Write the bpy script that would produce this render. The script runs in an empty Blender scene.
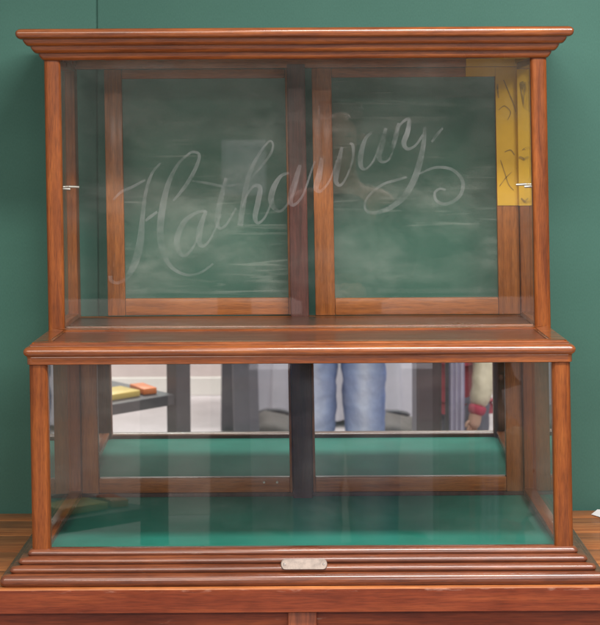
import bpy, bmesh, math, random
from mathutils import Vector, Matrix
random.seed(7)
S = bpy.context.scene
COL = S.collection
R = math.radians
RACK = 0.0115            # the old case has gone slightly out of square

# ------------------------------------------------------------------ helpers
def link_obj(name, bm, mat, parent=None, rack=False, smooth=None):
    if rack:
        for v in bm.verts:
            v.co.x -= RACK * v.co.z
    bmesh.ops.recalc_face_normals(bm, faces=bm.faces)
    me = bpy.data.meshes.new(name)
    bm.to_mesh(me); bm.free()
    mats = mat if isinstance(mat, (list, tuple)) else [mat]
    for m in mats: me.materials.append(m)
    if smooth is not None:
        for p in me.polygons: p.use_smooth = True
        me.set_sharp_from_angle(angle=R(smooth))
    o = bpy.data.objects.new(name, me)
    COL.objects.link(o)
    if parent: o.parent = parent
    return o

def tag(o, label=None, cat=None, group=None, kind=None):
    if label: o['label'] = label
    if cat: o['category'] = cat
    if group: o['group'] = group
    if kind: o['kind'] = kind
    return o

def thing(name, label, cat, loc=(0, 0, 0), rz=0, group=None):
    o = bpy.data.objects.new(name, None)
    o.empty_display_size = 0.1
    COL.objects.link(o)
    o.location = loc; o.rotation_euler = (0, 0, rz)
    return tag(o, label, cat, group)

def box(bm, x0, x1, y0, y1, z0, z1, bev=0.0, seg=2, mi=0):
    vs = [bm.verts.new((x, y, z)) for z in (z0, z1) for y in (y0, y1) for x in (x0, x1)]
    idx = [(0, 2, 3, 1), (4, 5, 7, 6), (0, 1, 5, 4), (2, 6, 7, 3), (0, 4, 6, 2), (1, 3, 7, 5)]
    fs = [bm.faces.new([vs[i] for i in f]) for f in idx]
    for f in fs: f.material_index = mi
    if bev > 0:
        es = list({e for f in fs for e in f.edges})
        r = bmesh.ops.bevel(bm, geom=es, offset=bev, segments=seg, profile=0.5, affect='EDGES')
        for f in r['faces']: f.material_index = mi
    return bm

def boxes(lst, bev=0.0, seg=2):
    bm = bmesh.new()
    for b in lst: box(bm, *b, bev=bev, seg=seg)
    return bm

def cyl(bm, p0, p1, r0, r1=None, n=16, caps=True):
    p0 = Vector(p0); p1 = Vector(p1); r1 = r0 if r1 is None else r1
    d = (p1 - p0).normalized()
    a = d.orthogonal().normalized(); b = d.cross(a)
    A = []; B = []
    for i in range(n):
        t = 2 * math.pi * i / n
        o = a * math.cos(t) + b * math.sin(t)
        A.append(bm.verts.new(p0 + o * r0)); B.append(bm.verts.new(p1 + o * r1))
    for i in range(n):
        j = (i + 1) % n
        bm.faces.new((A[i], A[j], B[j], B[i]))
    if caps:
        bm.faces.new(A[::-1]); bm.faces.new(B)
    return bm

def sweep(bm, prof, xh, y0, y1, rad=0.004, n=4):
    """profile (outset, z) carried round left, front and right of a plan rectangle, flat at the back"""
    rings = []
    for o, z in prof:
        ring = []
        X = xh + o; Y = y0 - o
        ring.append((-X, y1)); 
        for k in range(n + 1):
            t = math.pi + (math.pi / 2) * k / n
            ring.append((-X + rad + rad * math.cos(t), Y + rad + rad * math.sin(t)))
        for k in range(n + 1):
            t = 1.5 * math.pi + (math.pi / 2) * k / n
            ring.append((X - rad + rad * math.cos(t), Y + rad + rad * math.sin(t)))
        ring.append((X, y1))
        rings.append([bm.verts.new((x, y, z)) for x, y in ring])
    for a, b in zip(rings[:-1], rings[1:]):
        m = len(a)
        for i in range(m):
            j = (i + 1) % m
            bm.faces.new((a[i], a[j], b[j], b[i]))
    bm.faces.new(rings[0]); bm.faces.new(rings[-1][::-1])
    return bm

def arc(o0, z0, o1, z1, bulge, n=7):
    """points of a bead between two profile points, bulging outward"""
    out = []
    for k in range(n + 1):
        t = k / n
        s = math.sin(math.pi * t) ** 0.6
        out.append((o0 + (o1 - o0) * t + bulge * s, z0 + (z1 - z0) * t))
    return out

# ------------------------------------------------------------------ materials
def new_mat(name):
    m = bpy.data.materials.new(name); m.use_nodes = True
    nt = m.node_tree
    for n in list(nt.nodes): nt.nodes.remove(n)
    out = nt.nodes.new('ShaderNodeOutputMaterial')
    return m, nt, out

def N(nt, kind, **kw):
    n = nt.nodes.new(kind)
    for k, v in kw.items():
        if k in n.inputs: n.inputs[k].default_value = v
        else: setattr(n, k, v)
    return n

def ramp(nt, stops):
    r = nt.nodes.new('ShaderNodeValToRGB')
    e = r.color_ramp.elements
    while len(e) < len(stops): e.new(0.5)
    for i, (p, c) in enumerate(stops):
        e[i].position = p
        e[i].color = (c[0], c[1], c[2], 1) if isinstance(c, (tuple, list)) else (c, c, c, 1)
    return r

def mixc(nt, fac, a, b, blend='MIX'):
    m = nt.nodes.new('ShaderNodeMix'); m.data_type = 'RGBA'; m.blend_type = blend
    for sock, v in ((0, fac), (6, a), (7, b)):
        if hasattr(v, 'is_linked') or hasattr(v, 'links'): nt.links.new(v, m.inputs[sock])
        elif sock == 0: m.inputs[0].default_value = v
        else: m.inputs[sock].default_value = (v[0], v[1], v[2], 1)
    return m.outputs[2]

def wood(name, axis, dark, mid, light, rough=0.32, coat=0.35, wear=0.0, scale=1.0, bump=0.12, edge=None):
    m, nt, out = new_mat(name)
    L = nt.links
    tc = N(nt, 'ShaderNodeTexCoord')
    mp = N(nt, 'ShaderNodeMapping')
    s = {'x': (5, 85, 85), 'y': (85, 5, 85), 'z': (85, 85, 5)}[axis]
    mp.inputs['Scale'].default_value = [q * scale for q in s]
    L.new(tc.outputs['Object'], mp.inputs['Vector'])
    n1 = N(nt, 'ShaderNodeTexNoise', Scale=1.0, Detail=8.0, Roughness=0.62, Distortion=0.5)
    L.new(mp.outputs[0], n1.inputs['Vector'])
    mp2 = N(nt, 'ShaderNodeMapping')
    s2 = {'x': (45, 520, 520), 'y': (520, 45, 520), 'z': (520, 520, 45)}[axis]
    mp2.inputs['Scale'].default_value = [q * scale for q in s2]
    L.new(tc.outputs['Object'], mp2.inputs['Vector'])
    n2 = N(nt, 'ShaderNodeTexNoise', Scale=1.0, Detail=3.0, Roughness=0.5)
    L.new(mp2.outputs[0], n2.inputs['Vector'])
    r1 = ramp(nt, [(0.30, dark), (0.50, mid), (0.70, light)])
    L.new(n1.outputs['Fac'], r1.inputs[0])
    r2 = ramp(nt, [(0.34, 0.50), (0.56, 1.0)])
    L.new(n2.outputs['Fac'], r2.inputs[0])
    c = mixc(nt, 0.55, r1.outputs[0], r2.outputs[0], 'MULTIPLY')
    n3 = N(nt, 'ShaderNodeTexNoise', Scale=5.0, Detail=4.0, Roughness=0.6)
    L.new(tc.outputs['Object'], n3.inputs['Vector'])
    r3 = ramp(nt, [(0.3, (0.72, 0.66, 0.62)), (0.6, (1.05, 1.03, 1.0))])
    L.new(n3.outputs['Fac'], r3.inputs[0])
    c = mixc(nt, 0.7, c, r3.outputs[0], 'MULTIPLY')
    if wear > 0:
        mp4 = N(nt, 'ShaderNodeMapping')
        mp4.inputs['Scale'].default_value = {'x': (7, 60, 60), 'y': (60, 7, 60), 'z': (60, 60, 7)}[axis]
        L.new(tc.outputs['Object'], mp4.inputs['Vector'])
        n4 = N(nt, 'ShaderNodeTexNoise', Scale=1.0, Detail=6.0, Roughness=0.7)
        L.new(mp4.outputs[0], n4.inputs['Vector'])
        r4 = ramp(nt, [(0.66, 0.0), (0.74, wear)])
        L.new(n4.outputs['Fac'], r4.inputs[0])
        c = mixc(nt, r4.outputs[0], c, (0.5, 0.33, 0.25))
    if edge is not None:      # chipped varnish, and the edge's broken highlight painted pale along the top
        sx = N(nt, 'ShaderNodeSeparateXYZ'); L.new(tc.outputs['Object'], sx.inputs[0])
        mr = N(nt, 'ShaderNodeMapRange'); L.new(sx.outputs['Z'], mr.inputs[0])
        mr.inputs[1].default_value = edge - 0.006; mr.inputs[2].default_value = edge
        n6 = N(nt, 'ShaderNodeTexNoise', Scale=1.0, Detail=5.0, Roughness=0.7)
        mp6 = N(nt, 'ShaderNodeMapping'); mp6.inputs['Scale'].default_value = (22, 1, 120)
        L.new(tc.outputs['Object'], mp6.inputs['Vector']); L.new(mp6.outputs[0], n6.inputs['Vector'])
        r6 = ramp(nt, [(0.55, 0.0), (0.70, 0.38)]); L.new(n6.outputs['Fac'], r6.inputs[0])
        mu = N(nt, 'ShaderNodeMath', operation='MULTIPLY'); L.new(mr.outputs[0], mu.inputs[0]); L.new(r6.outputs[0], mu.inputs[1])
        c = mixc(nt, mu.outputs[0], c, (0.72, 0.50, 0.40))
    b = N(nt, 'ShaderNodeBsdfPrincipled')
    L.new(c, b.inputs['Base Color'])
    rr = ramp(nt, [(0.3, rough * 0.8), (0.7, rough * 1.35)])
    L.new(n3.outputs['Fac'], rr.inputs[0]); L.new(rr.outputs[0], b.inputs['Roughness'])
    b.inputs['Specular IOR Level'].default_value = 0.3
    b.inputs['Coat Weight'].default_value = coat
    b.inputs['Coat Roughness'].default_value = 0.17
    bu = N(nt, 'ShaderNodeBump', Strength=bump, Distance=0.002)
    ad = N(nt, 'ShaderNodeMath', operation='ADD')
    L.new(n1.outputs['Fac'], ad.inputs[0]); L.new(n2.outputs['Fac'], ad.inputs[1])
    L.new(ad.outputs[0], bu.inputs['Height']); L.new(bu.outputs[0], b.inputs['Normal'])
    nb = N(nt, 'ShaderNodeBump', Strength=0.25, Distance=0.004)
    L.new(n3.outputs['Fac'], nb.inputs['Height']); L.new(nb.outputs[0], b.inputs['Coat Normal'])
    L.new(b.outputs[0], out.inputs[0])
    return m

CD, CM, CL = (0.115, 0.028, 0.006), (0.212, 0.057, 0.010), (0.295, 0.090, 0.016)
WX = wood('case_wood_along', 'x', CD, CM, CL, coat=1.0, rough=0.3)
WY = wood('case_wood_deep', 'y', CD, CM, CL, coat=0.15)
WZ = wood('case_wood_upright', 'z', CD, CM, CL, coat=0.15, rough=0.4)
RD, RM, RL = (0.080, 0.022, 0.009), (0.150, 0.041, 0.014), (0.22, 0.067, 0.022)
RXW = wood('moulding_wood_worn', 'x', RD, RM, RL, rough=0.42, wear=0.35, coat=0.9)
DWZ = wood('deep_brown_wood', 'z', (0.022, 0.009, 0.008), (0.042, 0.016, 0.014), (0.065, 0.024, 0.02), rough=0.45, coat=0.05)  # darkest wood tone, for the lower centre post and the track strip
PD = wood('upper_floor_wood', 'x', (0.05, 0.02, 0.012), (0.085, 0.034, 0.02), (0.12, 0.05, 0.03), rough=0.3)
DWR = wood('maroon_wood', 'z', (0.05, 0.016, 0.012), (0.085, 0.026, 0.020), (0.12, 0.038, 0.028), rough=0.45, coat=0.05)  # redder wood tone, for the upper centre post
PX = wood('ledge_panel_wood', 'x', (0.065, 0.021, 0.010), (0.105, 0.035, 0.016), (0.145, 0.05, 0.023), rough=0.38)
DX = wood('door_wood_along', 'x', (0.20, 0.058, 0.012), (0.30, 0.094, 0.020), (0.39, 0.132, 0.030), rough=0.4, coat=0.15)
DZ = wood('door_wood_upright', 'z', (0.20, 0.058, 0.012), (0.30, 0.094, 0.020), (0.39, 0.132, 0.030), rough=0.4, coat=0.15)
TX = wood('counter_top_wood', 'x', (0.22, 0.068, 0.022), (0.42, 0.145, 0.045), (0.58, 0.24, 0.08), rough=0.4, wear=0.25, scale=0.7)
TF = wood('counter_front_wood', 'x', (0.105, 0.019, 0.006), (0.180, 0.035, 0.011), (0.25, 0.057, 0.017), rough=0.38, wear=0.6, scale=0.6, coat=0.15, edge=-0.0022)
TZ = wood('counter_stile_wood', 'z', (0.11, 0.026, 0.010), (0.22, 0.055, 0.02), (0.30, 0.085, 0.032), rough=0.38, scale=0.6)

def plain(name, col, rough=0.6, metal=0.0, var=0.15, scale=12.0, bump=0.0, bscale=400, coat=0.0, sheen=0.0):
    m, nt, out = new_mat(name); L = nt.links
    tc = N(nt, 'ShaderNodeTexCoord')
    n = N(nt, 'ShaderNodeTexNoise', Scale=scale, Detail=5.0, Roughness=0.6)
    L.new(tc.outputs['Object'], n.inputs['Vector'])
    a = [max(0, c * (1 - var)) for c in col]; b2 = [min(1, c * (1 + var)) for c in col]
    r = ramp(nt, [(0.3, a), (0.7, b2)]); L.new(n.outputs['Fac'], r.inputs[0])
    b = N(nt, 'ShaderNodeBsdfPrincipled', Roughness=rough, Metallic=metal)
    b.inputs['Coat Weight'].default_value = coat
    b.inputs['Sheen Weight'].default_value = sheen
    L.new(r.outputs[0], b.inputs['Base Color'])
    if bump > 0:
        n2 = N(nt, 'ShaderNodeTexNoise', Scale=bscale, Detail=3.0)
        L.new(tc.outputs['Object'], n2.inputs['Vector'])
        bu = N(nt, 'ShaderNodeBump', Strength=bump, Distance=0.002)
        L.new(n2.outputs['Fac'], bu.inputs['Height']); L.new(bu.outputs[0], b.inputs['Normal'])
    L.new(b.outputs[0], out.inputs[0])
    return m

def cloth(name, c0, c1, weave=900, mottled=1.2):
    m, nt, out = new_mat(name); L = nt.links
    tc = N(nt, 'ShaderNodeTexCoord')
    n = N(nt, 'ShaderNodeTexNoise', Scale=mottled, Detail=7.0, Roughness=0.62)
    L.new(tc.outputs['Object'], n.inputs['Vector'])
    r = ramp(nt, [(0.32, c0), (0.68, c1)]); L.new(n.outputs['Fac'], r.inputs[0])
    w1 = N(nt, 'ShaderNodeTexNoise', Scale=weave, Detail=2.0)
    mp = N(nt, 'ShaderNodeMapping'); mp.inputs['Scale'].default_value = (1, 1, 0.35)
    L.new(tc.outputs['Object'], mp.inputs['Vector']); L.new(mp.outputs[0], w1.inputs['Vector'])
    r2 = ramp(nt, [(0.3, 0.91), (0.7, 1.06)]); L.new(w1.outputs['Fac'], r2.inputs[0])
    c = mixc(nt, 0.8, r.outputs[0], r2.outputs[0], 'MULTIPLY')
    b = N(nt, 'ShaderNodeBsdfPrincipled', Roughness=0.85)
    b.inputs['Specular IOR Level'].default_value = 0.25
    L.new(c, b.inputs['Base Color'])
    bu = N(nt, 'ShaderNodeBump', Strength=0.14, Distance=0.001)
    L.new(w1.outputs['Fac'], bu.inputs['Height']); L.new(bu.outputs[0], b.inputs['Normal'])
    L.new(b.outputs[0], out.inputs[0])
    return m

WALLG = cloth('green_wall_cloth', (0.047, 0.128, 0.100), (0.060, 0.152, 0.121), 520)
FELT = cloth('green_felt', (0.005, 0.140, 0.100), (0.011, 0.185, 0.137), 700, 7.0)

def glass(name, dust=0.0, f0=0.021, tint=(0.975, 0.99, 0.982), dscale=3.0, streak=0.0):
    m, nt, out = new_mat(name); L = nt.links
    tr = N(nt, 'ShaderNodeBsdfTransparent'); tr.inputs[0].default_value = (*tint, 1)
    gl = N(nt, 'ShaderNodeBsdfGlossy', Roughness=0.004); gl.inputs[0].default_value = (1, 1, 1, 1)
    lw = N(nt, 'ShaderNodeLayerWeight', Blend=0.5)
    pw = N(nt, 'ShaderNodeMath', operation='POWER'); pw.inputs[1].default_value = 5.0
    L.new(lw.outputs['Facing'], pw.inputs[0])
    ma = N(nt, 'ShaderNodeMath', operation='MULTIPLY_ADD'); ma.inputs[1].default_value = 1 - f0; ma.inputs[2].default_value = f0
    L.new(pw.outputs[0], ma.inputs[0])
    mx = N(nt, 'ShaderNodeMixShader')
    L.new(ma.outputs[0], mx.inputs[0]); L.new(tr.outputs[0], mx.inputs[1]); L.new(gl.outputs[0], mx.inputs[2])
    sh = mx.outputs[0]
    if dust > 0:
        tc = N(nt, 'ShaderNodeTexCoord')
        mp = N(nt, 'ShaderNodeMapping'); mp.inputs['Scale'].default_value = (1.0, 1.0, 1.9)
        mp.inputs['Rotation'].default_value = (0, R(8), 0)
        L.new(tc.outputs['Object'], mp.inputs['Vector'])
        n = N(nt, 'ShaderNodeTexNoise', Scale=dscale, Detail=8.0, Roughness=0.64, Distortion=0.25)
        L.new(mp.outputs[0], n.inputs['Vector'])
        r = ramp(nt, [(0.42, dust * 0.12), (0.55, dust * 0.40), (0.68, dust)])
        L.new(n.outputs['Fac'], r.inputs[0])
        fac = r.outputs[0]
        if streak > 0:
            mp2 = N(nt, 'ShaderNodeMapping'); mp2.inputs['Scale'].default_value = (3, 3, 60)
            mp2.inputs['Rotation'].default_value = (0, R(-4), 0)
            L.new(tc.outputs['Object'], mp2.inputs['Vector'])
            n2 = N(nt, 'ShaderNodeTexNoise', Scale=1.0, Detail=4.0, Distortion=1.5)
            L.new(mp2.outputs[0], n2.inputs['Vector'])
            r2 = ramp(nt, [(0.56, 0.0), (0.66, streak)])
            L.new(n2.outputs['Fac'], r2.inputs[0])
            n5 = N(nt, 'ShaderNodeTexNoise', Scale=5.0, Detail=2.0)
            L.new(tc.outputs['Object'], n5.inputs['Vector'])
            r5 = ramp(nt, [(0.48, 0.0), (0.6, 1.0)]); L.new(n5.outputs['Fac'], r5.inputs[0])
            mu = N(nt, 'ShaderNodeMath', operation='MULTIPLY')
            L.new(r2.outputs[0], mu.inputs[0]); L.new(r5.outputs[0], mu.inputs[1])
            ad = N(nt, 'ShaderNodeMath', operation='ADD')
            L.new(fac, ad.inputs[0]); L.new(mu.outputs[0], ad.inputs[1]); fac = ad.outputs[0]
        df = N(nt, 'ShaderNodeBsdfDiffuse'); df.inputs[0].default_value = (0.62, 0.62, 0.57, 1)
        mx2 = N(nt, 'ShaderNodeMixShader')
        L.new(fac, mx2.inputs[0]); L.new(sh, mx2.inputs[1]); L.new(df.outputs[0], mx2.inputs[2])
        sh = mx2.outputs[0]
    L.new(sh, out.inputs[0])
    return m

GF = glass('front_glass', dust=0.03)
GS = glass('side_glass', dust=0.015, tint=(0.93, 0.965, 0.945))
GD = glass('dusty_door_glass', f0=0.012, dust=0.11, dscale=5.0, streak=0.07, tint=(0.92, 0.96, 0.94))

def mirror_mat():
    m, nt, out = new_mat('silvered_mirror'); L = nt.links
    gl = N(nt, 'ShaderNodeBsdfGlossy', Roughness=0.006); gl.inputs[0].default_value = (0.80, 0.83, 0.83, 1)
    df = N(nt, 'ShaderNodeBsdfDiffuse'); df.inputs[0].default_value = (0.5, 0.5, 0.48, 1)
    tc = N(nt, 'ShaderNodeTexCoord')
    n = N(nt, 'ShaderNodeTexNoise', Scale=7.0, Detail=6.0); L.new(tc.outputs['Object'], n.inputs['Vector'])
    r = ramp(nt, [(0.4, 0.0), (0.75, 0.10)]); L.new(n.outputs['Fac'], r.inputs[0])
    mx = N(nt, 'ShaderNodeMixShader')
    L.new(r.outputs[0], mx.inputs[0]); L.new(gl.outputs[0], mx.inputs[1]); L.new(df.outputs[0], mx.inputs[2])
    L.new(mx.outputs[0], out.inputs[0])
    return m
MIR = mirror_mat()

def etch_mat():
    m, nt, out = new_mat('etched_lettering'); L = nt.links
    tr = N(nt, 'ShaderNodeBsdfTransparent')
    df = N(nt, 'ShaderNodeBsdfDiffuse'); df.inputs[0].default_value = (0.72, 0.73, 0.74, 1)
    tl = N(nt, 'ShaderNodeBsdfTranslucent'); tl.inputs[0].default_value = (0.72, 0.73, 0.74, 1)
    a = N(nt, 'ShaderNodeMixShader'); a.inputs[0].default_value = 0.35
    L.new(df.outputs[0], a.inputs[1]); L.new(tl.outputs[0], a.inputs[2])
    tc = N(nt, 'ShaderNodeTexCoord')
    n = N(nt, 'ShaderNodeTexNoise', Scale=16.0, Detail=6.0, Roughness=0.65); L.new(tc.outputs['Object'], n.inputs['Vector'])
    r = ramp(nt, [(0.36, 0.02), (0.68, 0.16)]); L.new(n.outputs['Fac'], r.inputs[0])
    b = N(nt, 'ShaderNodeMixShader')
    L.new(r.outputs[0], b.inputs[0]); L.new(tr.outputs[0], b.inputs[1]); L.new(a.outputs[0], b.inputs[2])
    L.new(b.outputs[0], out.inputs[0])
    return m
ETCH = etch_mat()

BRASS = plain('worn_plate_metal', (0.22, 0.18, 0.15), rough=0.55, metal=0.25, var=0.25, scale=90, bump=0.2, bscale=300)
STEEL = plain('bright_pin_metal', (0.66, 0.63, 0.58), rough=0.35, metal=0.8)
YEL = plain('yellow_sheet', (0.60, 0.325, 0.012), rough=0.7, var=0.14, scale=9)
STROKE = plain('dark_stroke_brown', (0.29, 0.155, 0.018), rough=0.7, var=0.5, scale=60)
BLK0 = plain('dark_frame', (0.05, 0.04, 0.04), 0.5)
WHITE = plain('white_paper', (0.75, 0.74, 0.72), rough=0.7, var=0.05)

# ------------------------------------------------------------------ display case
case = thing('display_case', 'antique wooden showcase with stepped upper half, etched front glass and mirrored lower back', 'display case')
H = 0.5; HI = 0.474               # half width outside / inside the frame
YD = 0.600                        # face of the rear doors
YU = 0.300                        # face of the upper half
YB = 0.645
ZB = 0.060                        # top of the base moulding
ZL0, ZL1 = 0.3995, 0.4325          # ledge
ZC = 0.9745                       # underside of the cornice

# base moulding: four stepped beads, growing outwards downwards
pf = []
pf += arc(0.049, 0.0005, 0.047, 0.0205, 0.005)
pf += [(0.036, 0.0215)] + arc(0.0345, 0.0225, 0.0325, 0.0335, 0.0035)
pf += [(0.022, 0.0345)] + arc(0.0205, 0.0355, 0.0185, 0.0465, 0.0035)
pf += [(0.008, 0.0475)] + arc(0.0065, 0.0485, 0.002, 0.0600, 0.0030) + [(-0.0170, 0.0606), (-0.0235, 0.0570), (-0.0255, 0.0535), (-0.0255, 0.0470)]
bm = bmesh.new(); sweep(bm, pf, H, 0.0, YB, rad=0.009)
link_obj('base_moulding', bm, RXW, case, True, 40)

# the inside floor: green cloth, sunk between the rails
bm = boxes([(-HI - 0.003, HI + 0.003, 0.0245, 0.640, 0.0472, 0.0492)])
link_obj('case_floor', bm, FELT, case, True)

# bottom rails round the floor
RZ = 0.0665
for s in (-1, 1):
    x0, x1 = sorted((s * (HI - 0.002), s * (H - 0.002)))
    bm = boxes([(x0, x1, 0.0345, 0.6, 0.0602, RZ)], 0.002)
    link_obj('side_rail', bm, WY, case, True, 40)

# corner posts
def post(x0, x1, y0, y1, z0, z1, mat, bev=0.006, name='corner_post'):
    bm = boxes([(x0, x1, y0, y1, z0, z1)])
    bmesh.ops.bevel(bm, geom=[e for e in bm.edges if abs(e.verts[0].co.z - e.verts[1].co.z) > 0.1], offset=bev, segments=4, profile=0.5, affect='EDGES')
    return link_obj(name, bm, mat, case, True, 40)
for s in (-1, 1):
    x0, x1 = sorted((s * (H - 0.034), s * H))
    post(x0, x1, 0.0, 0.034, 0.0525, ZL0 + 0.009, WZ, 0.009)
    x0, x1 = sorted((s * (H - 0.0305), s * (H + 0.002)))
    post(x0, x1, YU, YU + 0.030, ZL1 - 0.002, ZC + 0.009, WZ, 0.008)
    x0, x1 = sorted((s * HI, s * H))
    post(x0, x1, YD - 0.012, YB - 0.002, 0.0493, ZC + 0.001, WZ, 0.003)

# lower side frames: top rails under the ledge
for s in (-1, 1):
    x0, x1 = sorted((s * (HI - 0.002), s * (H - 0.001)))
    bm = boxes([(x0, x1, 0.0345, YD - 0.0125, ZL0 - 0.004, ZL0 + 0.010)], 0.002)
    link_obj('side_rail', bm, WY, case, True, 40)

# ledge: rounded nose, mitred border and a sunk panel
pl = [(-0.003, ZL0), (0.0025, ZL0 + 0.0004), (0.0036, ZL0 + 0.0015), (0.0036, ZL0 + 0.0125), (0.0046, ZL0 + 0.0137)]
zc_ = ZL1 - 0.0090
for k in range(9):
    t = -1.05 + (math.pi / 2 + 1.05) * k / 8
    pl.append((-0.0020 + 0.0120 * math.cos(t), zc_ + 0.0102 * math.sin(t)))
pl += [(-0.012, ZL1 + 0.0010)]
bm = bmesh.new(); sweep(bm, pl, H, 0.0, YD - 0.013, rad=0.010, n=5)
link_obj('ledge', bm, WX, case, True, 40)
# border strips raised round the panel (the front strip is the nose itself)
bm = bmesh.new()
z0, z1 = ZL1 + 0.0012, ZL1 + 0.0072
def quadprism(bm, pts, z0, z1):
    a = [bm.verts.new((x, y, z0)) for x, y in pts]; b = [bm.verts.new((x, y, z1)) for x, y in pts]
    n = len(pts)
    for i in range(n):
        j = (i + 1) % n; bm.faces.new((a[i], a[j], b[j], b[i]))
    bm.faces.new(a[::-1]); bm.faces.new(b)
bw = 0.034
ex, ey = H - 0.002, 0.006
o4 = [(-ex, ey), (ex, ey), (ex, YU + 0.012), (-ex, YU + 0.012)]
i4 = [(-ex + bw, ey + bw * 0.9), (ex - bw, ey + bw * 0.9), (ex - bw, YU - 0.034), (-ex + bw, YU - 0.034)]
for i in range(4):
    j = (i + 1) % 4
    quadprism(bm, [o4[i], o4[j], i4[j], i4[i]], z0, z1)
bmesh.ops.bevel(bm, geom=[e for e in bm.edges if all(v.co.z > z1 - 1e-5 for v in e.verts)], offset=0.003, segments=3, affect='EDGES')
link_obj('ledge_border', bm, WX, case, True, 40)
bm = boxes([(-ex + bw - 0.002, ex - bw + 0.002, ey + 0.028, YU - 0.032, ZL1 + 0.001, ZL1 + 0.0026)])
link_obj('ledge_panel', bm, PX, case, True)

# floor and bottom rails of the upper half
bm = boxes([(-HI, HI, YU + 0.031, YD - 0.0132, ZL1 + 0.001, ZL1 + 0.004)])
link_obj('upper_floor', bm, PD, case, True)
bm = boxes([(-H + 0.031, H - 0.031, YU + 0.0125, YU + 0.030, ZL1 + 0.0012, ZL1 + 0.0095)], 0.002)
link_obj('bottom_rail', bm, WX, case, True, 40)
for s in (-1, 1):
    x0, x1 = sorted((s * (HI - 0.002), s * (H - 0.003)))
    bm = boxes([(x0, x1, YU + 0.0305, YD - 0.0125, ZL1 + 0.0012, ZL1 + 0.013)], 0.002)
    link_obj('side_rail', bm, WY, case, True, 40)
    bm = boxes([(x0, x1, YU + 0.0305, YD - 0.0125, ZC - 0.012, ZC + 0.002)], 0.002)
    link_obj('side_rail', bm, WY, case, True, 40)

# cornice: four steps growing outwards upwards
pc = [(-0.031, ZC + 0.045), (-0.031, ZC + 0.0005), (-0.029, ZC), (0.003, ZC)]
pc += arc(0.004, ZC + 0.0005, 0.0110, ZC + 0.0130, 0.0016)
pc += [(0.0150, ZC + 0.0136)] + arc(0.0170, ZC + 0.0140, 0.0250, ZC + 0.0268, 0.0016)
pc += [(0.0290, ZC + 0.0274)] + arc(0.0310, ZC + 0.0278, 0.0385, ZC + 0.0400, 0.0016)
pc += [(0.0430, ZC + 0.0406)] + arc(0.0455, ZC + 0.0412, 0.0470, ZC + 0.0590, 0.0048) + [(0.044, ZC + 0.0605)]
bm = bmesh.new(); sweep(bm, pc, H, YU, YB + 0.004, rad=0.006)
link_obj('cornice', bm, WX, case, True, 40)

# rear head rail behind the cornice and the dark central upright
bm = boxes([(-HI, HI, YD - 0.010, YB - 0.004, ZC - 0.006, ZC + 0.044)], 0.002)
link_obj('head_rail', bm, DX, case, True)
post(-0.0205, 0.0205, YD - 0.020, YD - 0.001, 0.0493, ZL0 + 0.001, DWZ, 0.003, 'centre_post')
post(-0.0195, 0.0195, YD - 0.0125, YD - 0.001, ZL1 + 0.004, ZC + 0.001, DWR, 0.003, 'centre_post')
# back rail between the halves
bm = boxes([(-HI, HI, YD - 0.0128, YD - 0.001, ZL0 - 0.004, ZL1 + 0.0038)], 0.001)
link_obj('back_rail', bm, DX, case, True)
bm = boxes([(-HI, HI, YD - 0.0008, YB - 0.004, ZL0 + 0.004, ZL1 + 0.0020)], 0.001)
link_obj('back_rail', bm, DX, case, True)

# glass
def pane(name, mat, parent, b):
    return link_obj(name, boxes([b]), mat, parent, True)
pane('lower_front_pane', GF, case, (-H + 0.030, H - 0.030, 0.012, 0.0155, 0.0603, ZL0 + 0.0006))
upf = pane('upper_front_pane', GF, case, (-H + 0.028, H - 0.028, YU + 0.007, YU + 0.0105, ZL1 + 0.0068, ZC + 0.0006))
for s in (-1, 1):
    x0, x1 = sorted((s * 0.4845, s * 0.488))
    pane('side_pane', GS, case, (x0, x1, 0.032, YD - 0.010, RZ - 0.003, ZL0 - 0.001))
    pane('side_pane', GS, case, (x0, x1, YU + 0.028, YD - 0.010, ZL1 + 0.010, ZC - 0.006))

bm = boxes([(-HI, HI, YD + 0.001, YD + 0.030, 0.0493, 0.0573)], 0.001)
link_obj('shadow_gap_track', bm, DWZ, case, True)  # dark strip also stands for the shadow in the gap under the doors
# rear doors
def door(name, x0, x1, z0, z1, sl, sr, bot, top, y0, y1, pmat, pname, py, tilt=0.0):
    d = bpy.data.objects.new(name, None)
    COL.objects.link(d); d.parent = case
    for q in ((x0, x0 + sl), (x1 - sr, x1)):
        link_obj('stile', boxes([(q[0], q[1], y0, y1, z0, z1)], 0.0025), DZ, d, True, 40)
    for q in ((z0 + 0.0005, z0 + bot), (z1 - top, z1 - 0.0005)):
        link_obj('rail', boxes([(x0 + sl, x1 - sr, y0 + 0.001, y1 - 0.001, q[0], q[1])], 0.0025), DX, d, True, 40)
    bmf = boxes([(x0 + sl - 0.004, x1 - sr + 0.004, py, py + 0.004, z0 + bot - 0.004, z1 - top + 0.004)])
    if tilt:
        for v in bmf.verts: v.co.y -= tilt * (v.co.z - z0)
    link_obj(pname, bmf, pmat, d, True)
    return d
# upper: the left door stands a hand's breadth open
d = door('glass_door', -0.414, 0.014, ZL1 + 0.0045, ZC - 0.0065, 0.038, 0.038, 0.037, 0.0205, YD + 0.0205, YD + 0.038, GD, 'glass_pane', YD + 0.027)
d['label'] = 'left glass door, slid open to leave a gap'
door('glass_door', 0.0335, 0.4735, ZL1 + 0.0045, ZC - 0.0065, 0.0425, 0.047, 0.037, 0.0205, YD, YD + 0.018, GD, 'glass_pane', YD + 0.007)
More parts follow.
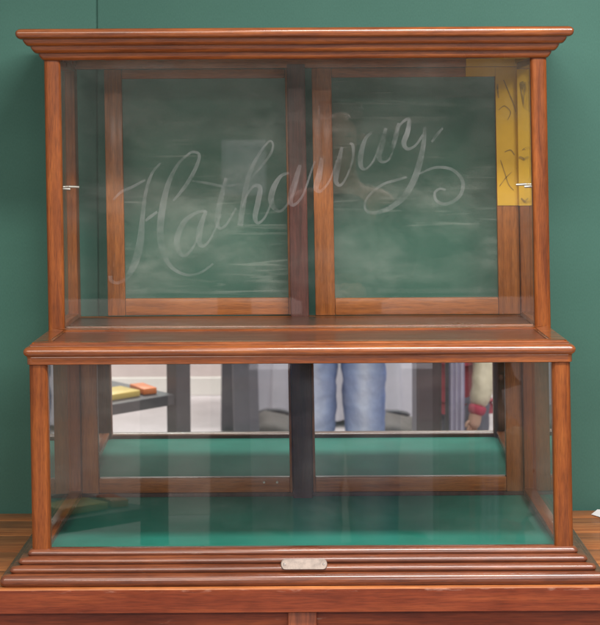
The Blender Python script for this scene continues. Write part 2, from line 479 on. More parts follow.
# lower: mirrored doors
TILT = 0.032
door('mirror_door', -0.4738, -0.0215, 0.0575, ZL0 + 0.0015, 0.0365, 0.006, 0.032, 0.010, YD, YD + 0.020, MIR, 'mirror_pane', YD + 0.014, TILT)
door('mirror_door', 0.0215, 0.4738, 0.0575, ZL0 + 0.0015, 0.006, 0.0365, 0.032, 0.010, YD, YD + 0.020, MIR, 'mirror_pane', YD + 0.014, TILT)

# name plate with round ends on the base moulding
bm = bmesh.new()
pts = []
pw, ph = 0.0425, 0.0085
for k in range(9):
    t = -math.pi / 2 + math.pi * k / 8; pts.append((pw - 0.007 + 0.007 * math.cos(t), ph * math.sin(t)))
for k in range(9):
    t = math.pi / 2 + math.pi * k / 8; pts.append((-pw + 0.007 + 0.007 * math.cos(t), ph * math.sin(t)))
def nameplate_pt(x, z, d):
    a = R(-40)
    return (x + 0.002, -0.0335 - d + z * math.tan(-a) * 0.9 * 1.0, 0.0365 + z)
A = [bm.verts.new(nameplate_pt(x, z, 0.0)) for x, z in pts]
B = [bm.verts.new(nameplate_pt(x * 0.97, z * 0.9, 0.0016)) for x, z in pts]
for i in range(len(pts)):
    j = (i + 1) % len(pts); bm.faces.new((A[i], A[j], B[j], B[i]))
bm.faces.new(A[::-1]); bm.faces.new(B)
np_ = link_obj('name_plate', bm, BRASS, case, True, 30)
for s in (-1, 1):
    bm = bmesh.new(); c = nameplate_pt(s * 0.036, 0, 0.0012); c2 = nameplate_pt(s * 0.036, 0, 0.0032)
    cyl(bm, c, c2, 0.0028, 0.0018, 12)
    link_obj('screw_or_glint', bm, STEEL, np_, True, 40)

# shelf pins at mid height of the upper half
for s in (-1, 1):
    for (y, l) in ((YU + 0.045, 0.026), (YD - 0.06, 0.022)):
        bm = bmesh.new()
        cyl(bm, (s * 0.4840, y, 0.7175), (s * (0.4840 - l), y, 0.7165), 0.0030, 0.0026, 10)
        link_obj('shelf_pin', bm, STEEL, case, True, 40)
# two added studs standing for lamp glints on the left mirror door's rail
for x in (-0.083, -0.055):
    bm = bmesh.new(); cyl(bm, (x, YD + 0.0015, 0.080), (x, YD - 0.0012, 0.080), 0.0032, 0.0022, 10)
    link_obj('screw_or_glint', bm, STEEL, case, True, 40)

# etched lettering on the upper front glass, drawn as tapering strokes
def catmull(P, n=10):
    out = []
    Q = [P[0]] + P + [P[-1]]
    for i in range(1, len(Q) - 2):
        p0, p1, p2, p3 = Q[i - 1], Q[i], Q[i + 1], Q[i + 2]
        for k in range(n):
            t = k / n
            out.append(tuple(0.5 * ((2 * p1[d]) + (-p0[d] + p2[d]) * t + (2 * p0[d] - 5 * p1[d] + 4 * p2[d] - p3[d]) * t * t
                       + (-p0[d] + 3 * p1[d] - 3 * p2[d] + p3[d]) * t ** 3) for d in range(3)))
    out.append(P[-1])
    return out
KG = (3.7 + YU) / 2005.0
def to_glass(u, v):
    du = u - 304.0; dv = v - 145.0
    du2 = du - 0.0054 * dv; dv2 = dv + 0.0054 * du
    z = 0.803 - dv2 * KG
    x = 0.0056 + du2 * KG + RACK * z
    return x, z
def strokes(bm, lst, conv, y, wk):
    for st in lst:
        P = catmull([(a, b, w) for a, b, w in st])
        prev = None
        for i, (a, b, w) in enumerate(P):
            a2, b2, _ = P[min(i + 1, len(P) - 1)]; a1, b1, _ = P[max(i - 1, 0)]
            tx, ty = a2 - a1, b2 - b1; l = math.hypot(tx, ty) or 1
            nx, ny = -ty / l, tx / l
            h = max(w, 0.25) / 2 * wk
            q = []
            for s in (-1, 1):
                x, z = conv(a + nx * h * s, b + ny * h * s)
                q.append(bm.verts.new((x, y, z)))
            if prev: bm.faces.new((prev[0], prev[1], q[1], q[0]))
            prev = q
LET = [
 [(160,163,1),(151,175,1.6),(145,195,2),(142,220,3),(140,242,4.6),(135,262,4.6),(127,277,2.6),(118,283,1.6),(111,281,2),(110,276,2.6)],
 [(113,200,1),(121,192,1.4),(132,187,1.6),(145,180,1)],
 [(145,221,1.2),(150,217,1.8),(157,212,1.2)],
 [(190,153,1),(178,164,1.6),(168,184,3),(162,210,4.2),(160,235,4.2),(164,255,3.4),(172,268,2.2),(186,275,1.4),(200,273,1.2),(213,264,1)],
 [(183,158,1),(192,152,1.4),(199,155,1.6),(196,167,2.2),(186,185,2.2),(173,201,1)],
 [(206,211,1.4),(196,213,1.6),(184,222,3),(177,238,3.6),(178,250,3),(184,256,1.6),(192,249,1.2),(200,232,1.2)],
 [(206,211,1.6),(200,228,3.6),(199,242,3.2),(204,246,1.6),(212,236,1),(221,214,1)],
 [(226,178,1.6),(221,198,3.2),(217,219,3.2),(219,228,1.8),(226,225,1.1),(236,208,1)],
 [(192,181,0.8),(206,183,1.3),(222,186,1.5),(241,184,0.9)],
 [(240,226,3.4),(243,205,3.4),(247,182,3),(254,163,2),(263,148,1.2),(270,141,1),(273,146,1),(268,158,1.4),(252,177,1)],
 [(242,208,1),(247,195,1.2),(254,186,1.6),(260,188,2.8),(258,202,3.4),(255,217,3),(258,223,1.6),(265,217,1.1),(273,199,1)],
 [(289,173,1.2),(281,176,2),(274,187,3.4),(271,199,3.6),(274,208,2.6),(281,211,1.4),(290,200,1.1),(296,182,1)],
 [(300,165,2),(294,186,3.8),(290,200,3.4),(294,205,1.8),(303,195,1.1),(311,172,1),(315,161,1)],
 [(322,158,2),(319,176,3.8),(316,188,3.2),(321,191,1.6),(330,180,1),(337,160,1)],
 [(342,147,1.6),(338,166,3.4),(336,181,2.8),(341,185,1.4),(348,174,1),(353,158,1.2),(353,146,1.8),(350,143,1)],
 [(372,133,1.2),(366,138,2),(361,154,3.2),(361,166,2.6),(366,169,1.2),(374,160,1),(380,143,1)],
 [(386,128,1.8),(382,145,3.4),(379,157,3),(383,162,1.4),(390,158,1),(396,140,1)],
 [(399,123,1.6),(396,136,2.8),(393,148,2.4)],
 [(395,136,1),(401,124,1.2),(409,119,1.8),(408,131,3),(404,143,3),(408,149,1.8),(416,145,1.2),(423,135,1.4)],
 [(425,127,1.6),(424,142,2.6),(421,158,3.6),(415,178,4),(404,197,3.6),(388,209,2.8),(372,213,1.8),(365,208,1.2),(368,197,1.2),(382,185,1.4),(397,180,1.4),(407,177,1)],
 [(419,174,0.9),(436,167.5,1.4),(453,170,1.8),(463,182,2.1),(460,196,2),(447,204,1.8),(437,201,1.6),(435,193,1.4),(440,189,1.2),(446,190,1)],
 [(432,142,1.2),(437,135,1.6),(443,128,1)],
]
bm = bmesh.new(); strokes(bm, [[(a, b, 0.5 + w * 1.35) for a, b, w in st] for st in LET], to_glass, YU + 0.0066, 1.1)
link_obj('lettering', bm, ETCH, upf, True)

# ------------------------------------------------------------------ yellow sheet with dark strokes over the rear corner
KD = (3.7 + YD) / 2005.0
yp = thing('yellow_sheet', 'yellow sheet with dark line strokes over the upper right corner of the rear frame', 'paper')
def extrude_xz(bm, path, z0, z1, th):
    """sheet following a plan path (x, y), standing from z0 to z1"""
    f = [(bm.verts.new((x, y, z0)), bm.verts.new((x, y, z1))) for x, y in path]
    b = [(bm.verts.new((x, y + th, z0)), bm.verts.new((x, y + th, z1))) for x, y in path]
    for i in range(len(path) - 1):
        bm.faces.new((f[i][0], f[i + 1][0], f[i + 1][1], f[i][1]))
        bm.faces.new((b[i + 1][0], b[i][0], b[i][1], b[i + 1][1]))
        bm.faces.new((f[i][1], f[i + 1][1], b[i + 1][1], b[i][1]))
        bm.faces.new((f[i + 1][0], f[i][0], b[i][0], b[i + 1][0]))
    for e in (0, -1):
        bm.faces.new((f[e][0], f[e][1], b[e][1], b[e][0]))
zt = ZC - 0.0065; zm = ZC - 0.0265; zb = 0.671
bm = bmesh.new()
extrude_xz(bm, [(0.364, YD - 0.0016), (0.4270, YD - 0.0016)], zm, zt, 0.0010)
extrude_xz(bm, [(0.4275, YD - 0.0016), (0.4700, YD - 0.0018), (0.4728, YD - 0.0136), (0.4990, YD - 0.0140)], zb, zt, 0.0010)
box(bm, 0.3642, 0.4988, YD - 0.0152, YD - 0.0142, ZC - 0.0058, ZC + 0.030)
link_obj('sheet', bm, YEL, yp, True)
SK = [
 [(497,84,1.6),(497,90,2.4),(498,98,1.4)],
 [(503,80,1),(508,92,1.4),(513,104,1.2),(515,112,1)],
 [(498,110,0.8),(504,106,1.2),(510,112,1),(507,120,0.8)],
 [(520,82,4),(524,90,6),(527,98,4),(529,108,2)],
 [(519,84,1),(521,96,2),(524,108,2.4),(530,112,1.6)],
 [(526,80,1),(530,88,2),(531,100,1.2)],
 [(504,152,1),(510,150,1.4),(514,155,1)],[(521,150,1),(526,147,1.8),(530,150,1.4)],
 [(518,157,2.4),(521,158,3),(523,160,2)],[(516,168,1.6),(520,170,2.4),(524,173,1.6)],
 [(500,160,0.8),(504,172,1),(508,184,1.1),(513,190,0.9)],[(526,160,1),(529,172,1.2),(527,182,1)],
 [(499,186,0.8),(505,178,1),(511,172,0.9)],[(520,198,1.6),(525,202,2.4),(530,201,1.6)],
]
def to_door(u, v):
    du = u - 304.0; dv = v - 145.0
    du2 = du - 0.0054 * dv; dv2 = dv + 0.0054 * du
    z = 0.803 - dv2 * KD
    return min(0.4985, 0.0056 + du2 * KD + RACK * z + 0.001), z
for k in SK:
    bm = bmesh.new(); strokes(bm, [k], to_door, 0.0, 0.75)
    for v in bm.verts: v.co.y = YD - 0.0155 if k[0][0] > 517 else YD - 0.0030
    link_obj('dark_stroke', bm, STROKE, yp, True)

# ------------------------------------------------------------------ counter below
ct = thing('wooden_counter', 'worn reddish brown wooden counter carrying the glass showcase', 'counter', (0, 0, 0))
YF = -0.066
bm = bmesh.new()
yb = [YF, 0.10, 0.27, 0.435, 0.60, 0.688]
for a, b in zip(yb[:-1], yb[1:]):
    box(bm, -1.5, 1.5, a + 0.0004, b - 0.0004, -0.030 if a > YF else -0.043, 0.0, 0.0018, 2)
link_obj('counter_top', bm, TX, ct, False, 40)
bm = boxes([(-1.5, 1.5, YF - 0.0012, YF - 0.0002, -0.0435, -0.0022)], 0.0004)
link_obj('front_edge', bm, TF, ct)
bm = boxes([(-1.47, 1.47, YF + 0.022, YF + 0.04, -0.94, -0.0432)])
link_obj('front_panel', bm, TF, ct)
for x in (-1.44, -0.73, -0.002, 0.73, 1.44):
    bm = boxes([(x - 0.026, x + 0.026, YF + 0.008, YF + 0.0215, -0.94, -0.0433)], 0.002)
    link_obj('stile', bm, TZ, ct, False, 40)
for s in (-1, 1):
    x0, x1 = sorted((s * 1.45, s * 1.47))
    link_obj('end_panel', boxes([(x0, x1, YF + 0.041, 0.67, -0.94, -0.0302)]), TZ, ct)

# scrap of paper at the right
bm = bmesh.new()
pp = [(0.622, 0.632, 0.0012), (0.652, 0.560, 0.0020), (0.725, 0.600, 0.0045), (0.70, 0.672, 0.0015), (0.640, 0.664, 0.006)]
a = [bm.verts.new(p) for p in pp]; b = [bm.verts.new((p[0], p[1], p[2] + 0.0006)) for p in pp]
for i in range(5):
    j = (i + 1) % 5; bm.faces.new((a[i], a[j], b[j], b[i]))
bm.faces.new(a[::-1]); bm.faces.new(b)
tag(link_obj('paper_scrap', bm, WHITE), 'scrap of white paper lying on the counter right of the showcase', 'paper')

# ------------------------------------------------------------------ green wall of two cloth covered panels
wl = thing('partition_wall', 'green cloth covered wall panels standing behind the showcase', 'wall', (0, 0.70, -0.95))
def wall_panel(x0, x1, y):
    bm = bmesh.new()
    nx, nz = 40, 30
    box(bm, x0, x1, y, y + 0.02, 0.0, 3.0, 0.004, 3)
    return link_obj('panel', bm, WALLG, wl, False, 40)
wall_panel(-2.6, -0.4485, 0.0)
wall_panel(-0.4473, 2.6, 0.0)
link_obj('seam_filler', boxes([(-0.4484, -0.4474, 0.0035, 0.0214, 0.0, 2.99)]), WALLG, wl)  # added filler making the seam shallower, so its shade is less black
link_obj('backing', boxes([(-2.6, 2.6, 0.0215, 0.05, 0.0, 3.0)]), plain('wall_backing', (0.05, 0.10, 0.085)), wl)

# ------------------------------------------------------------------ the room the mirrors look back into
ZF = -0.95
fl = link_obj('floor', boxes([(-5, 5, -7.3, 0.76, ZF - 0.05, ZF)]), cloth('grey_carpet', (0.33, 0.29, 0.29), (0.44, 0.39, 0.40), 300, 2))
tag(fl, kind='structure')
bw_ = thing('plaster_wall', 'far wall painted dark green above a pale pink dado and white skirting board', 'wall', (0, -5.80, ZF))
link_obj('wall_face', boxes([(-5, 5, -0.1, 0, 0, 3.0)]), plain('dark_green_paint', (0.075, 0.10, 0.085), 0.7, var=0.5, scale=2.2), bw_)
link_obj('dado', boxes([(-5, 5, 0.001, 0.012, 0.10, 0.98)], 0.003), plain('pale_plaster', (0.66, 0.555, 0.535), 0.8, var=0.06), bw_)
link_obj('skirting', boxes([(-5, 5, 0.001, 0.018, 0.0, 0.0995)], 0.004), plain('white_paint', (0.76, 0.72, 0.68), 0.4, var=0.03), bw_)
PALE = plain('pale_board', (0.30, 0.32, 0.34), 0.7, var=0.3, scale=3)
nb = thing('notice_board', 'small pale notice on the far green wall', 'notice board', (-0.30, -5.78, ZF))
link_obj('board_face', boxes([(-0.11, 0.11, 0.0, 0.012, 1.50, 1.78)]), PALE, nb)
link_obj('board_frame', boxes([(-0.13, 0.13, 0.0, 0.016, 1.48, 1.4995)], 0.002), BLK0, nb)

YM2 = 2 * (YD + 0.014) + 3.7
def mir(u, v, L):
    """where something stands that the mirror shows at that spot at virtual distance L"""
    return ((u - 304) * L / 2005 + 0.0056, YM2 - L, 0.803 - (v - 145) * L / 2005 - 2 * TILT * (L - 4.31))

BLK = plain('black_painted_steel', (0.05, 0.045, 0.055), 0.45)
x, y, _ = mir(177, 400, 7.4)
rk = thing('shelf_rack', 'dark grey steel rack with two shelves, packets on the upper one', 'rack', (x, y, ZF), R(-42))
bm = boxes([(-0.034, 0.034, -0.03, 0.03, 0, 1.0)], 0.004); link_obj('upright', bm, BLK, rk)
bm = boxes([(-0.93, -0.86, -0.03, 0.03, 0, 1.0)], 0.004); link_obj('upright', bm, BLK, rk)
bm = boxes([(-0.86, -0.034, -0.36, 0.02, 0.603, 0.643)], 0.003); link_obj('shelf', bm, BLK, rk)
bm = boxes([(-0.86, -0.034, -0.36, 0.02, 0.18, 0.215)], 0.003); link_obj('shelf', bm, BLK, rk)
for k, (lx, ly, w, dcol, lab) in enumerate(((-0.22, -0.10, 0.11, (0.52, 0.36, 0.07), 'yellow packet lying on the shelf of the dark rack'),
                                 (-0.085, -0.10, 0.035, (0.65, 0.16, 0.03), 'small orange packet beside the yellow one on the rack shelf'))):
    c, s = math.cos(R(-42)), math.sin(R(-42))
    bm = boxes([(-w, w * 0.6, -0.05, 0.07, 0, 0.024)], 0.004, 3)
    o = link_obj('packet', bm, plain('packet_paper', dcol, 0.4), None, False, 40)
    o.location = (x + lx * c - ly * s, y + lx * s + ly * c, ZF + 0.6435); o.rotation_euler.z = R(-42 + 12 * k)
    tag(o, lab, 'packet')

x, y, _ = mir(238, 400, 9.6)
bd = thing('display_board', 'dark grey leaning folding board on the carpet', 'board', (x, y, ZF), R(-8))
GREYP = plain('grey_board', (0.11, 0.10, 0.12), 0.5)
for a in (1, -1):
    bm = boxes([(-0.060, 0.060, -0.012, 0.012, 0, 1.1)], 0.003)
    for v in bm.verts: v.co.y += a * (0.20 - 0.16 * v.co.z); v.co.x += 0.012 * a
    link_obj('leaf', bm, GREYP, bd)

x0, y, _ = mir(254, 400, 9.9); x1, _, _ = mir(418, 400, 9.9)
tb = thing('cloth_table', 'table under a long white cloth by the far wall', 'table', ((x0 + x1) / 2, y, ZF))
w = (x1 - x0) / 2
bm = bmesh.new()
nn = 60; per = []
dd = 0.28
ring = [(-w, 0), (w, 0), (w, -2 * dd), (-w, -2 * dd)]
P = []
for i in range(4):
    a, b = ring[i], ring[(i + 1) % 4]
    for k in range(nn): P.append((a[0] + (b[0] - a[0]) * k / nn, a[1] + (b[1] - a[1]) * k / nn))
cx, cy = 0, -dd
lev = []
for z, f in ((0.78, 0.0), (0.75, 0.004), (0.4, 0.012), (0.03, 0.02)):
    row = []
    for i, (px, py) in enumerate(P):
        l = math.hypot(px - cx, py - cy); q = 1 + f * math.sin(i * 0.9) / l + f / l
        row.append(bm.verts.new((cx + (px - cx) * q, cy + (py - cy) * q, z)))
    lev.append(row)
for a, b in zip(lev[:-1], lev[1:]):
    for i in range(len(P)):
        j = (i + 1) % len(P); bm.faces.new((a[i], a[j], b[j], b[i]))
bm.faces.new(lev[0])
link_obj('tablecloth', bm, plain('white_cloth', (0.72, 0.69, 0.77), 0.85, var=0.04), tb, False, 60)
for sx in (-1, 1):
    for yy in (-0.06, -2 * dd + 0.06):
        link_obj('leg', boxes([(sx * (w - 0.06) - 0.02, sx * (w - 0.06) + 0.02, yy - 0.02, yy + 0.02, 0, 0.77)]), BLK, tb)

def bag(u, L, w, h, lab):
    x, y, _ = mir(u, 400, L)
    bm = bmesh.new()
    bmesh.ops.create_uvsphere(bm, u_segments=20, v_segments=12, radius=1)
    for v in bm.verts:
        n = 1 + 0.12 * math.sin(5 * v.co.x + 3 * v.co.z) + 0.08 * math.sin(9 * v.co.y)
        v.co = Vector((v.co.x * w * n, v.co.y * 0.16 * n, max(0.0, (v.co.z * n + 0.75) / 1.75) * h))
    r = thing('holdall_bag', lab, 'bag', (x, y, ZF))
    link_obj('bag_body', bm, plain('bag_cloth', (0.075, 0.06, 0.055), 0.7, bump=0.3, bscale=60), r, False, 80)
    bm = bmesh.new()
    for k in range(10):
        a0, a1 = math.pi * k / 10, math.pi * (k + 1) / 10
        cyl(bm, (0.5 * w * math.cos(a0), 0, h * (0.9 + 0.15 * math.sin(a0))), (0.5 * w * math.cos(a1), 0, h * (0.9 + 0.15 * math.sin(a1))), 0.012, n=8)
    link_obj('handle', bm, BLK, r, False, 60)
bag(272, 9.6, 0.15, 0.13, 'dark holdall on the floor in front of the left end of the white table')
bag(392, 9.6, 0.15, 0.12, 'dark holdall on the floor in front of the right end of the white table')

x, y, _ = mir(428, 400, 7.3)
cb = thing('dark_cabinet', 'tall narrow dark brown cabinet on the carpet', 'cabinet', (x, y, ZF))
link_obj('cabinet_body', boxes([(-0.046, 0.046, -0.30, 0, 0, 1.1)], 0.004), plain('dark_brown', (0.06, 0.04, 0.045), 0.4), cb)
link_obj('cabinet_door', boxes([(-0.040, 0.040, 0.001, 0.016, 0.03, 1.07)], 0.003), plain('dark_brown_door', (0.075, 0.05, 0.055), 0.4), cb)
x, y, _ = mir(454, 400, 7.0)
cu = thing('hanging_curtain', 'pale lavender curtain hanging on a short rail', 'curtain', (x, y, ZF))
bm = bmesh.new(); cols = []
for k in range(41):
    xx = -0.034 + 0.068 * k / 40
    yy = 0.009 * math.sin(k * 0.62)
    cols.append((bm.verts.new((xx, yy, 0.02)), bm.verts.new((xx, yy, 1.2)), bm.verts.new((xx, yy - 0.004, 0.02)), bm.verts.new((xx, yy - 0.004, 1.2))))
for a, b in zip(cols[:-1], cols[1:]):
    bm.faces.new((a[0], b[0], b[1], a[1])); bm.faces.new((b[2], a[2], a[3], b[3]))
    bm.faces.new((a[1], b[1], b[3], a[3])); bm.faces.new((b[0], a[0], a[2], b[2]))
link_obj('curtain_cloth', bm, plain('lavender_cloth', (0.46, 0.42, 0.54), 0.85), cu, False, 60)
bm = bmesh.new(); cyl(bm, (-0.038, 0, 1.21), (0.038, 0, 1.21), 0.007); cyl(bm, (-0.03, 0.03, 0), (-0.03, 0.03, 1.22), 0.007)
link_obj('rail', bm, BLK, cu, False, 60)

# ------------------------------------------------------------------ people (seen only in the mirrors and as faint reflections)
def skin(name, chains, mat, parent, root=0, sub=2, folds=0):
    """chains: lists of (x,y,z,r); points within 1 mm are welded"""
    verts = []; rad = []; edges = []
    def vid(p):
        for i, q in enumerate(verts):
            if (Vector(q) - Vector(p[:3])).length < 1e-3: return i
        verts.append(p[:3]); rad.append(p[3]); return len(verts) - 1
    for ch in chains:
        ids = [vid(p) for p in ch]
        edges += [(a, b) for a, b in zip(ids[:-1], ids[1:]) if a != b]
    me = bpy.data.meshes.new(name); me.from_pydata(verts, edges, [])
    o = bpy.data.objects.new(name, me); COL.objects.link(o); o.parent = parent
    m = o.modifiers.new('skin', 'SKIN'); m.use_smooth_shade = True
    for i, sv in enumerate(me.skin_vertices[0].data):
        r = rad[i]
        sv.radius = r if isinstance(r, tuple) else (r, r)
        sv.use_root = (i == root)
    s = o.modifiers.new('sub', 'SUBSURF'); s.levels = sub; s.render_levels = sub
    if folds:
        tx = bpy.data.textures.new('folds', 'CLOUDS'); tx.noise_scale = 0.11; tx.noise_depth = 3
        d = o.modifiers.new('folds', 'DISPLACE'); d.texture = tx; d.strength = folds; d.mid_level = 0.5; d.texture_coords = 'LOCAL'
    me.materials.append(mat)
    return o

SKIN = plain('skin', (0.55, 0.31, 0.23), 0.5, var=0.08)
def denim():
    m, nt, out = new_mat('faded_denim'); L = nt.links
    tc = N(nt, 'ShaderNodeTexCoord'); sx = N(nt, 'ShaderNodeSeparateXYZ'); L.new(tc.outputs['Object'], sx.inputs[0])
    ab = N(nt, 'ShaderNodeMath', operation='ABSOLUTE'); L.new(sx.outputs['X'], ab.inputs[0])
    d = N(nt, 'ShaderNodeMath', operation='SUBTRACT'); d.inputs[1].default_value = 0.100; L.new(ab.outputs[0], d.inputs[0])
    d2 = N(nt, 'ShaderNodeMath', operation='ABSOLUTE'); L.new(d.outputs[0], d2.inputs[0])
    n = N(nt, 'ShaderNodeTexNoise', Scale=14.0, Detail=6.0, Roughness=0.65)
    mp = N(nt, 'ShaderNodeMapping'); mp.inputs['Scale'].default_value = (1, 1, 0.6); mp.inputs['Rotation'].default_value = (0, R(25), 0)
    L.new(tc.outputs['Object'], mp.inputs['Vector']); L.new(mp.outputs[0], n.inputs['Vector'])
    q = N(nt, 'ShaderNodeMath', operation='MULTIPLY_ADD'); q.inputs[1].default_value = 0.09; L.new(n.outputs['Fac'], q.inputs[0]); L.new(d2.outputs[0], q.inputs[2])
    r = ramp(nt, [(0.045, (0.50, 0.54, 0.70)), (0.085, (0.30, 0.36, 0.57)), (0.135, (0.12, 0.17, 0.37))]); L.new(q.outputs[0], r.inputs[0])
    b = N(nt, 'ShaderNodeBsdfPrincipled', Roughness=0.9); L.new(r.outputs[0], b.inputs['Base Color'])
    bu = N(nt, 'ShaderNodeBump', Strength=0.8, Distance=0.02); L.new(n.outputs['Fac'], bu.inputs['Height']); L.new(bu.outputs[0], b.inputs['Normal'])
    L.new(b.outputs[0], out.inputs[0]); return m
JEAN = denim()
def person(label, loc, rz, trousers, top, sleeve, cuff, hair, arms):
    p = thing('person', label, 'person', loc, rz)
    hips = (0, 0, 0.95, 0.14)
    body = [[hips, (0, 0.0, 1.15, 0.12), (0, 0.005, 1.35, 0.11), (0, 0.0, 1.46, 0.075), (0, 0.01, 1.54, 0.055), (0, 0.02, 1.62, (0.075, 0.088)), (0, 0.02, 1.70, (0.072, 0.088)), (0, 0.01, 1.75, 0.045)],
            [(0, 0.02, 1.62, 0.08), (0, 0.105, 1.635, 0.014)]]
    legs = []
    for s in (-1, 1):
        legs.append([hips, (s * 0.10, 0, 0.86, 0.088), (s * 0.098, 0.012, 0.50, 0.060), (s * 0.10, -0.005, 0.30, 0.052), (s * 0.105, -0.01, 0.09, 0.036), (s * 0.11, 0.10, 0.045, 0.036), (s * 0.115, 0.17, 0.035, 0.026)])
    arm_ch = []; sl = []; cf = []
    for s in (-1, 1):
        sh = (s * 0.175, 0.0, 1.42, 0.058)
        if arms == 'front':
            el = (s * 0.25, 0.04, 1.14, 0.042); wr = (s * 0.09, 0.24, 1.08, 0.028); hd = (s * 0.03, 0.27, 1.07, 0.030); fd = Vector((-s * 0.6, 0.7, -0.35))
        else:
            el = (s * 0.26, 0.0, 1.14, 0.042); wr = (s * 0.27, 0.08, 0.90, 0.028); hd = (s * 0.27, 0.10, 0.83, 0.030); fd = Vector((0, 0.35, -0.9))
        fd.normalize()
        pe = Vector(hd[:3]) + fd * 0.045; arm_ch.append([(0, 0.005, 1.35, 0.11), (sh[0], sh[1], sh[2], 0.05), (*el[:3], 0.048), (*wr[:3], 0.036), (*hd[:3], 0.046), (*pe, 0.042)])
        side = fd.cross(Vector((s, 0, 0.2))).normalized()
        for k, (off, ln) in enumerate(((-0.028, 0.070), (-0.009, 0.082), (0.010, 0.077), (0.028, 0.058))):
            b0 = Vector(hd[:3]) + side * off + fd * 0.03
            b1 = b0 + fd * ln * 0.5; b2 = b1 + (fd + Vector((0, 0, -0.4))).normalized() * ln * 0.5
            skin('finger', [[(*b0, 0.0095), (*b1, 0.0088), (*b2, 0.007)]], SKIN, p, 0, 1)
        t0 = Vector(hd[:3]) - side * 0.025; t1 = t0 - side * 0.025 + fd * 0.025; t2 = t1 + fd * 0.03
        skin('thumb', [[(*t0, 0.012), (*t1, 0.0105), (*t2, 0.008)]], SKIN, p, 0, 1)
        we = Vector(wr[:3]).lerp(Vector(el[:3]), 0.04)
        sl.append([(0, 0.005, 1.36, 0.165), (sh[0], sh[1], sh[2], 0.085), (*el[:3], 0.078), (*we, 0.066)])
        w2 = Vector(wr[:3]).lerp(Vector(el[:3]), -0.16)
        wm = Vector(wr[:3]).lerp(Vector(el[:3]), 0.14)
        cf.append([(*wm, 0.060), (*we, 0.060), (*w2, 0.056)])
    skin('body', body + legs + arm_ch, SKIN, p)
    tr = [[(0, 0, 1.02, 0.150), (0, 0, 0.95, 0.155)]]
    for s in (-1, 1):
        tr.append([(0, 0, 0.95, 0.155), (s * 0.100, 0, 0.84, 0.120), (s * 0.098, 0.010, 0.62, 0.112), (s * 0.098, 0.016, 0.50, 0.102), (s * 0.100, 0.0, 0.30, 0.096), (s * 0.106, -0.005, 0.05, 0.088)])
    skin('trousers', tr, trousers, p, 1, 4, 0.028)
    skin('jacket', [[(0, 0, 0.92, 0.165), (0, 0, 1.0, 0.162), (0, 0.0, 1.15, 0.150), (0, 0.005, 1.36, 0.165), (0, 0, 1.46, 0.085)]], top, p, 1)
    for c in sl: skin('sleeve', [c[1:]], sleeve, p, 1, 3, 0.02)
    for c in cf: skin('cuff', [c], cuff, p, 0)
    skin('hair', [[(0, 0.0, 1.755, 0.085), (0, -0.035, 1.68, 0.085), (0, -0.05, 1.60, 0.07)]], hair, p, 1)
    for s in (-1, 1):
        skin('shoe', [[(s * 0.107, -0.03, 0.05, 0.05), (s * 0.11, 0.08, 0.045, 0.048), (s * 0.117, 0.19, 0.035, 0.035)]], BLK, p, 1)
        bm = bmesh.new(); bmesh.ops.create_uvsphere(bm, u_segments=10, v_segments=8, radius=0.011)
        for v in bm.verts: v.co += Vector((s * 0.031, 0.098, 1.66))
        link_obj('eye', bm, plain('eye_dark', (0.05, 0.03, 0.03), 0.2), p, False, 80)
        skin('ear', [[(s * 0.078, 0.01, 1.665, 0.014), (s * 0.086, 0.0, 1.64, 0.012)]], SKIN, p, 0, 1)
    return p
DGR = plain('dark_shirt', (0.06, 0.06, 0.07), 0.8)
adult = person('person in blue jeans and a dark top standing before the showcase, hands held in front', (0.158, -4.00, ZF), 0.0, JEAN, DGR, DGR, DGR, plain('brown_hair', (0.06, 0.035, 0.02), 0.5), 'front')
x, y, _ = mir(462, 400, 7.7)
kid = person('person in a red jacket with cream sleeves and red cuffs, arms hanging down', (x, y, ZF), R(60),
       plain('grey_trousers', (0.16, 0.15, 0.2), 0.85), plain('red_wool', (0.36, 0.055, 0.08), 0.85), plain('cream_leather', (0.72, 0.62, 0.47), 0.5), plain('red_knit', (0.5, 0.05, 0.10), 0.85), plain('dark_hair', (0.02, 0.015, 0.012), 0.5), 'down')

adult.scale = (1.08, 1.08, 1.08); kid.scale = (0.605, 0.605, 0.605)

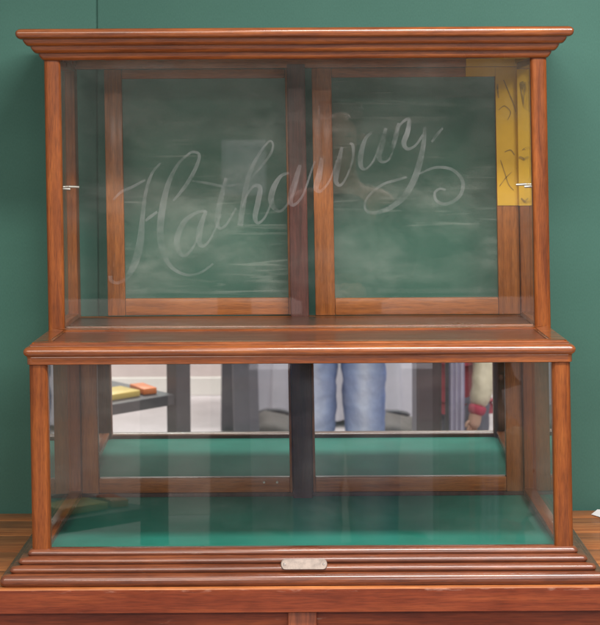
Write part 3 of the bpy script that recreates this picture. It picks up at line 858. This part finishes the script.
# ------------------------------------------------------------------ light
def area(name, loc, size, energy, col, rot=(0, 0, 0)):
    l = bpy.data.lights.new(name, 'AREA'); l.shape = 'RECTANGLE'
    l.size, l.size_y = size; l.energy = energy; l.color = col
    o = bpy.data.objects.new(name, l); COL.objects.link(o)
    o.location = loc; o.rotation_euler = rot
    return o
area('ceiling_lamp_near', (0.72, -0.80, 1.85), (1.7, 0.30), 85, (1.0, 0.94, 0.92))
area('ceiling_lamp_left', (-1.3, -2.2, 1.95), (2.2, 1.2), 62, (1.0, 0.90, 0.80))
area('ceiling_lamp_right', (1.8, -2.6, 1.95), (1.8, 0.9), 40, (1.0, 0.95, 0.93))
area('ceiling_lamp_far_left', (-1.2, -5.2, 1.95), (1.5, 0.5), 135, (1.0, 0.93, 0.92))
area('ceiling_lamp_far_right', (1.2, -5.2, 1.95), (1.5, 0.5), 135, (1.0, 0.93, 0.92))
wd = bpy.data.worlds.new('World'); S.world = wd; wd.use_nodes = True
bg = wd.node_tree.nodes['Background']
bg.inputs[0].default_value = (1.0, 0.96, 0.94, 1); bg.inputs[1].default_value = 0.40

# ------------------------------------------------------------------ camera
cam = bpy.data.cameras.new('camera'); co = bpy.data.objects.new('camera', cam)
COL.objects.link(co); S.camera = co
cam.sensor_fit = 'AUTO'; cam.sensor_width = 36.0
cam.lens = 2005 / 625 * 36.0
cam.shift_x = -4.0 / 625; cam.shift_y = -167.5 / 625
cam.dof.use_dof = True; cam.dof.focus_distance = 3.85; cam.dof.aperture_fstop = 13.0
cam.clip_start = 0.05; cam.clip_end = 100
ROLL = 0.0054
co.matrix_world = Matrix.Translation((0.0056, -3.7, 0.803)) @ Matrix.Rotation(R(90), 4, 'X') @ Matrix.Rotation(-ROLL, 4, 'Z')
S.view_settings.view_transform = 'Standard'; S.view_settings.look = 'None'
S.view_settings.exposure = 0.0; S.view_settings.gamma = 1.0
S.cycles.max_bounces = 9; S.cycles.diffuse_bounces = 3; S.cycles.transparent_max_bounces = 28; S.cycles.glossy_bounces = 6; S.cycles.adaptive_threshold = 0.02
S.cycles.caustics_reflective = False; S.cycles.caustics_refractive = False
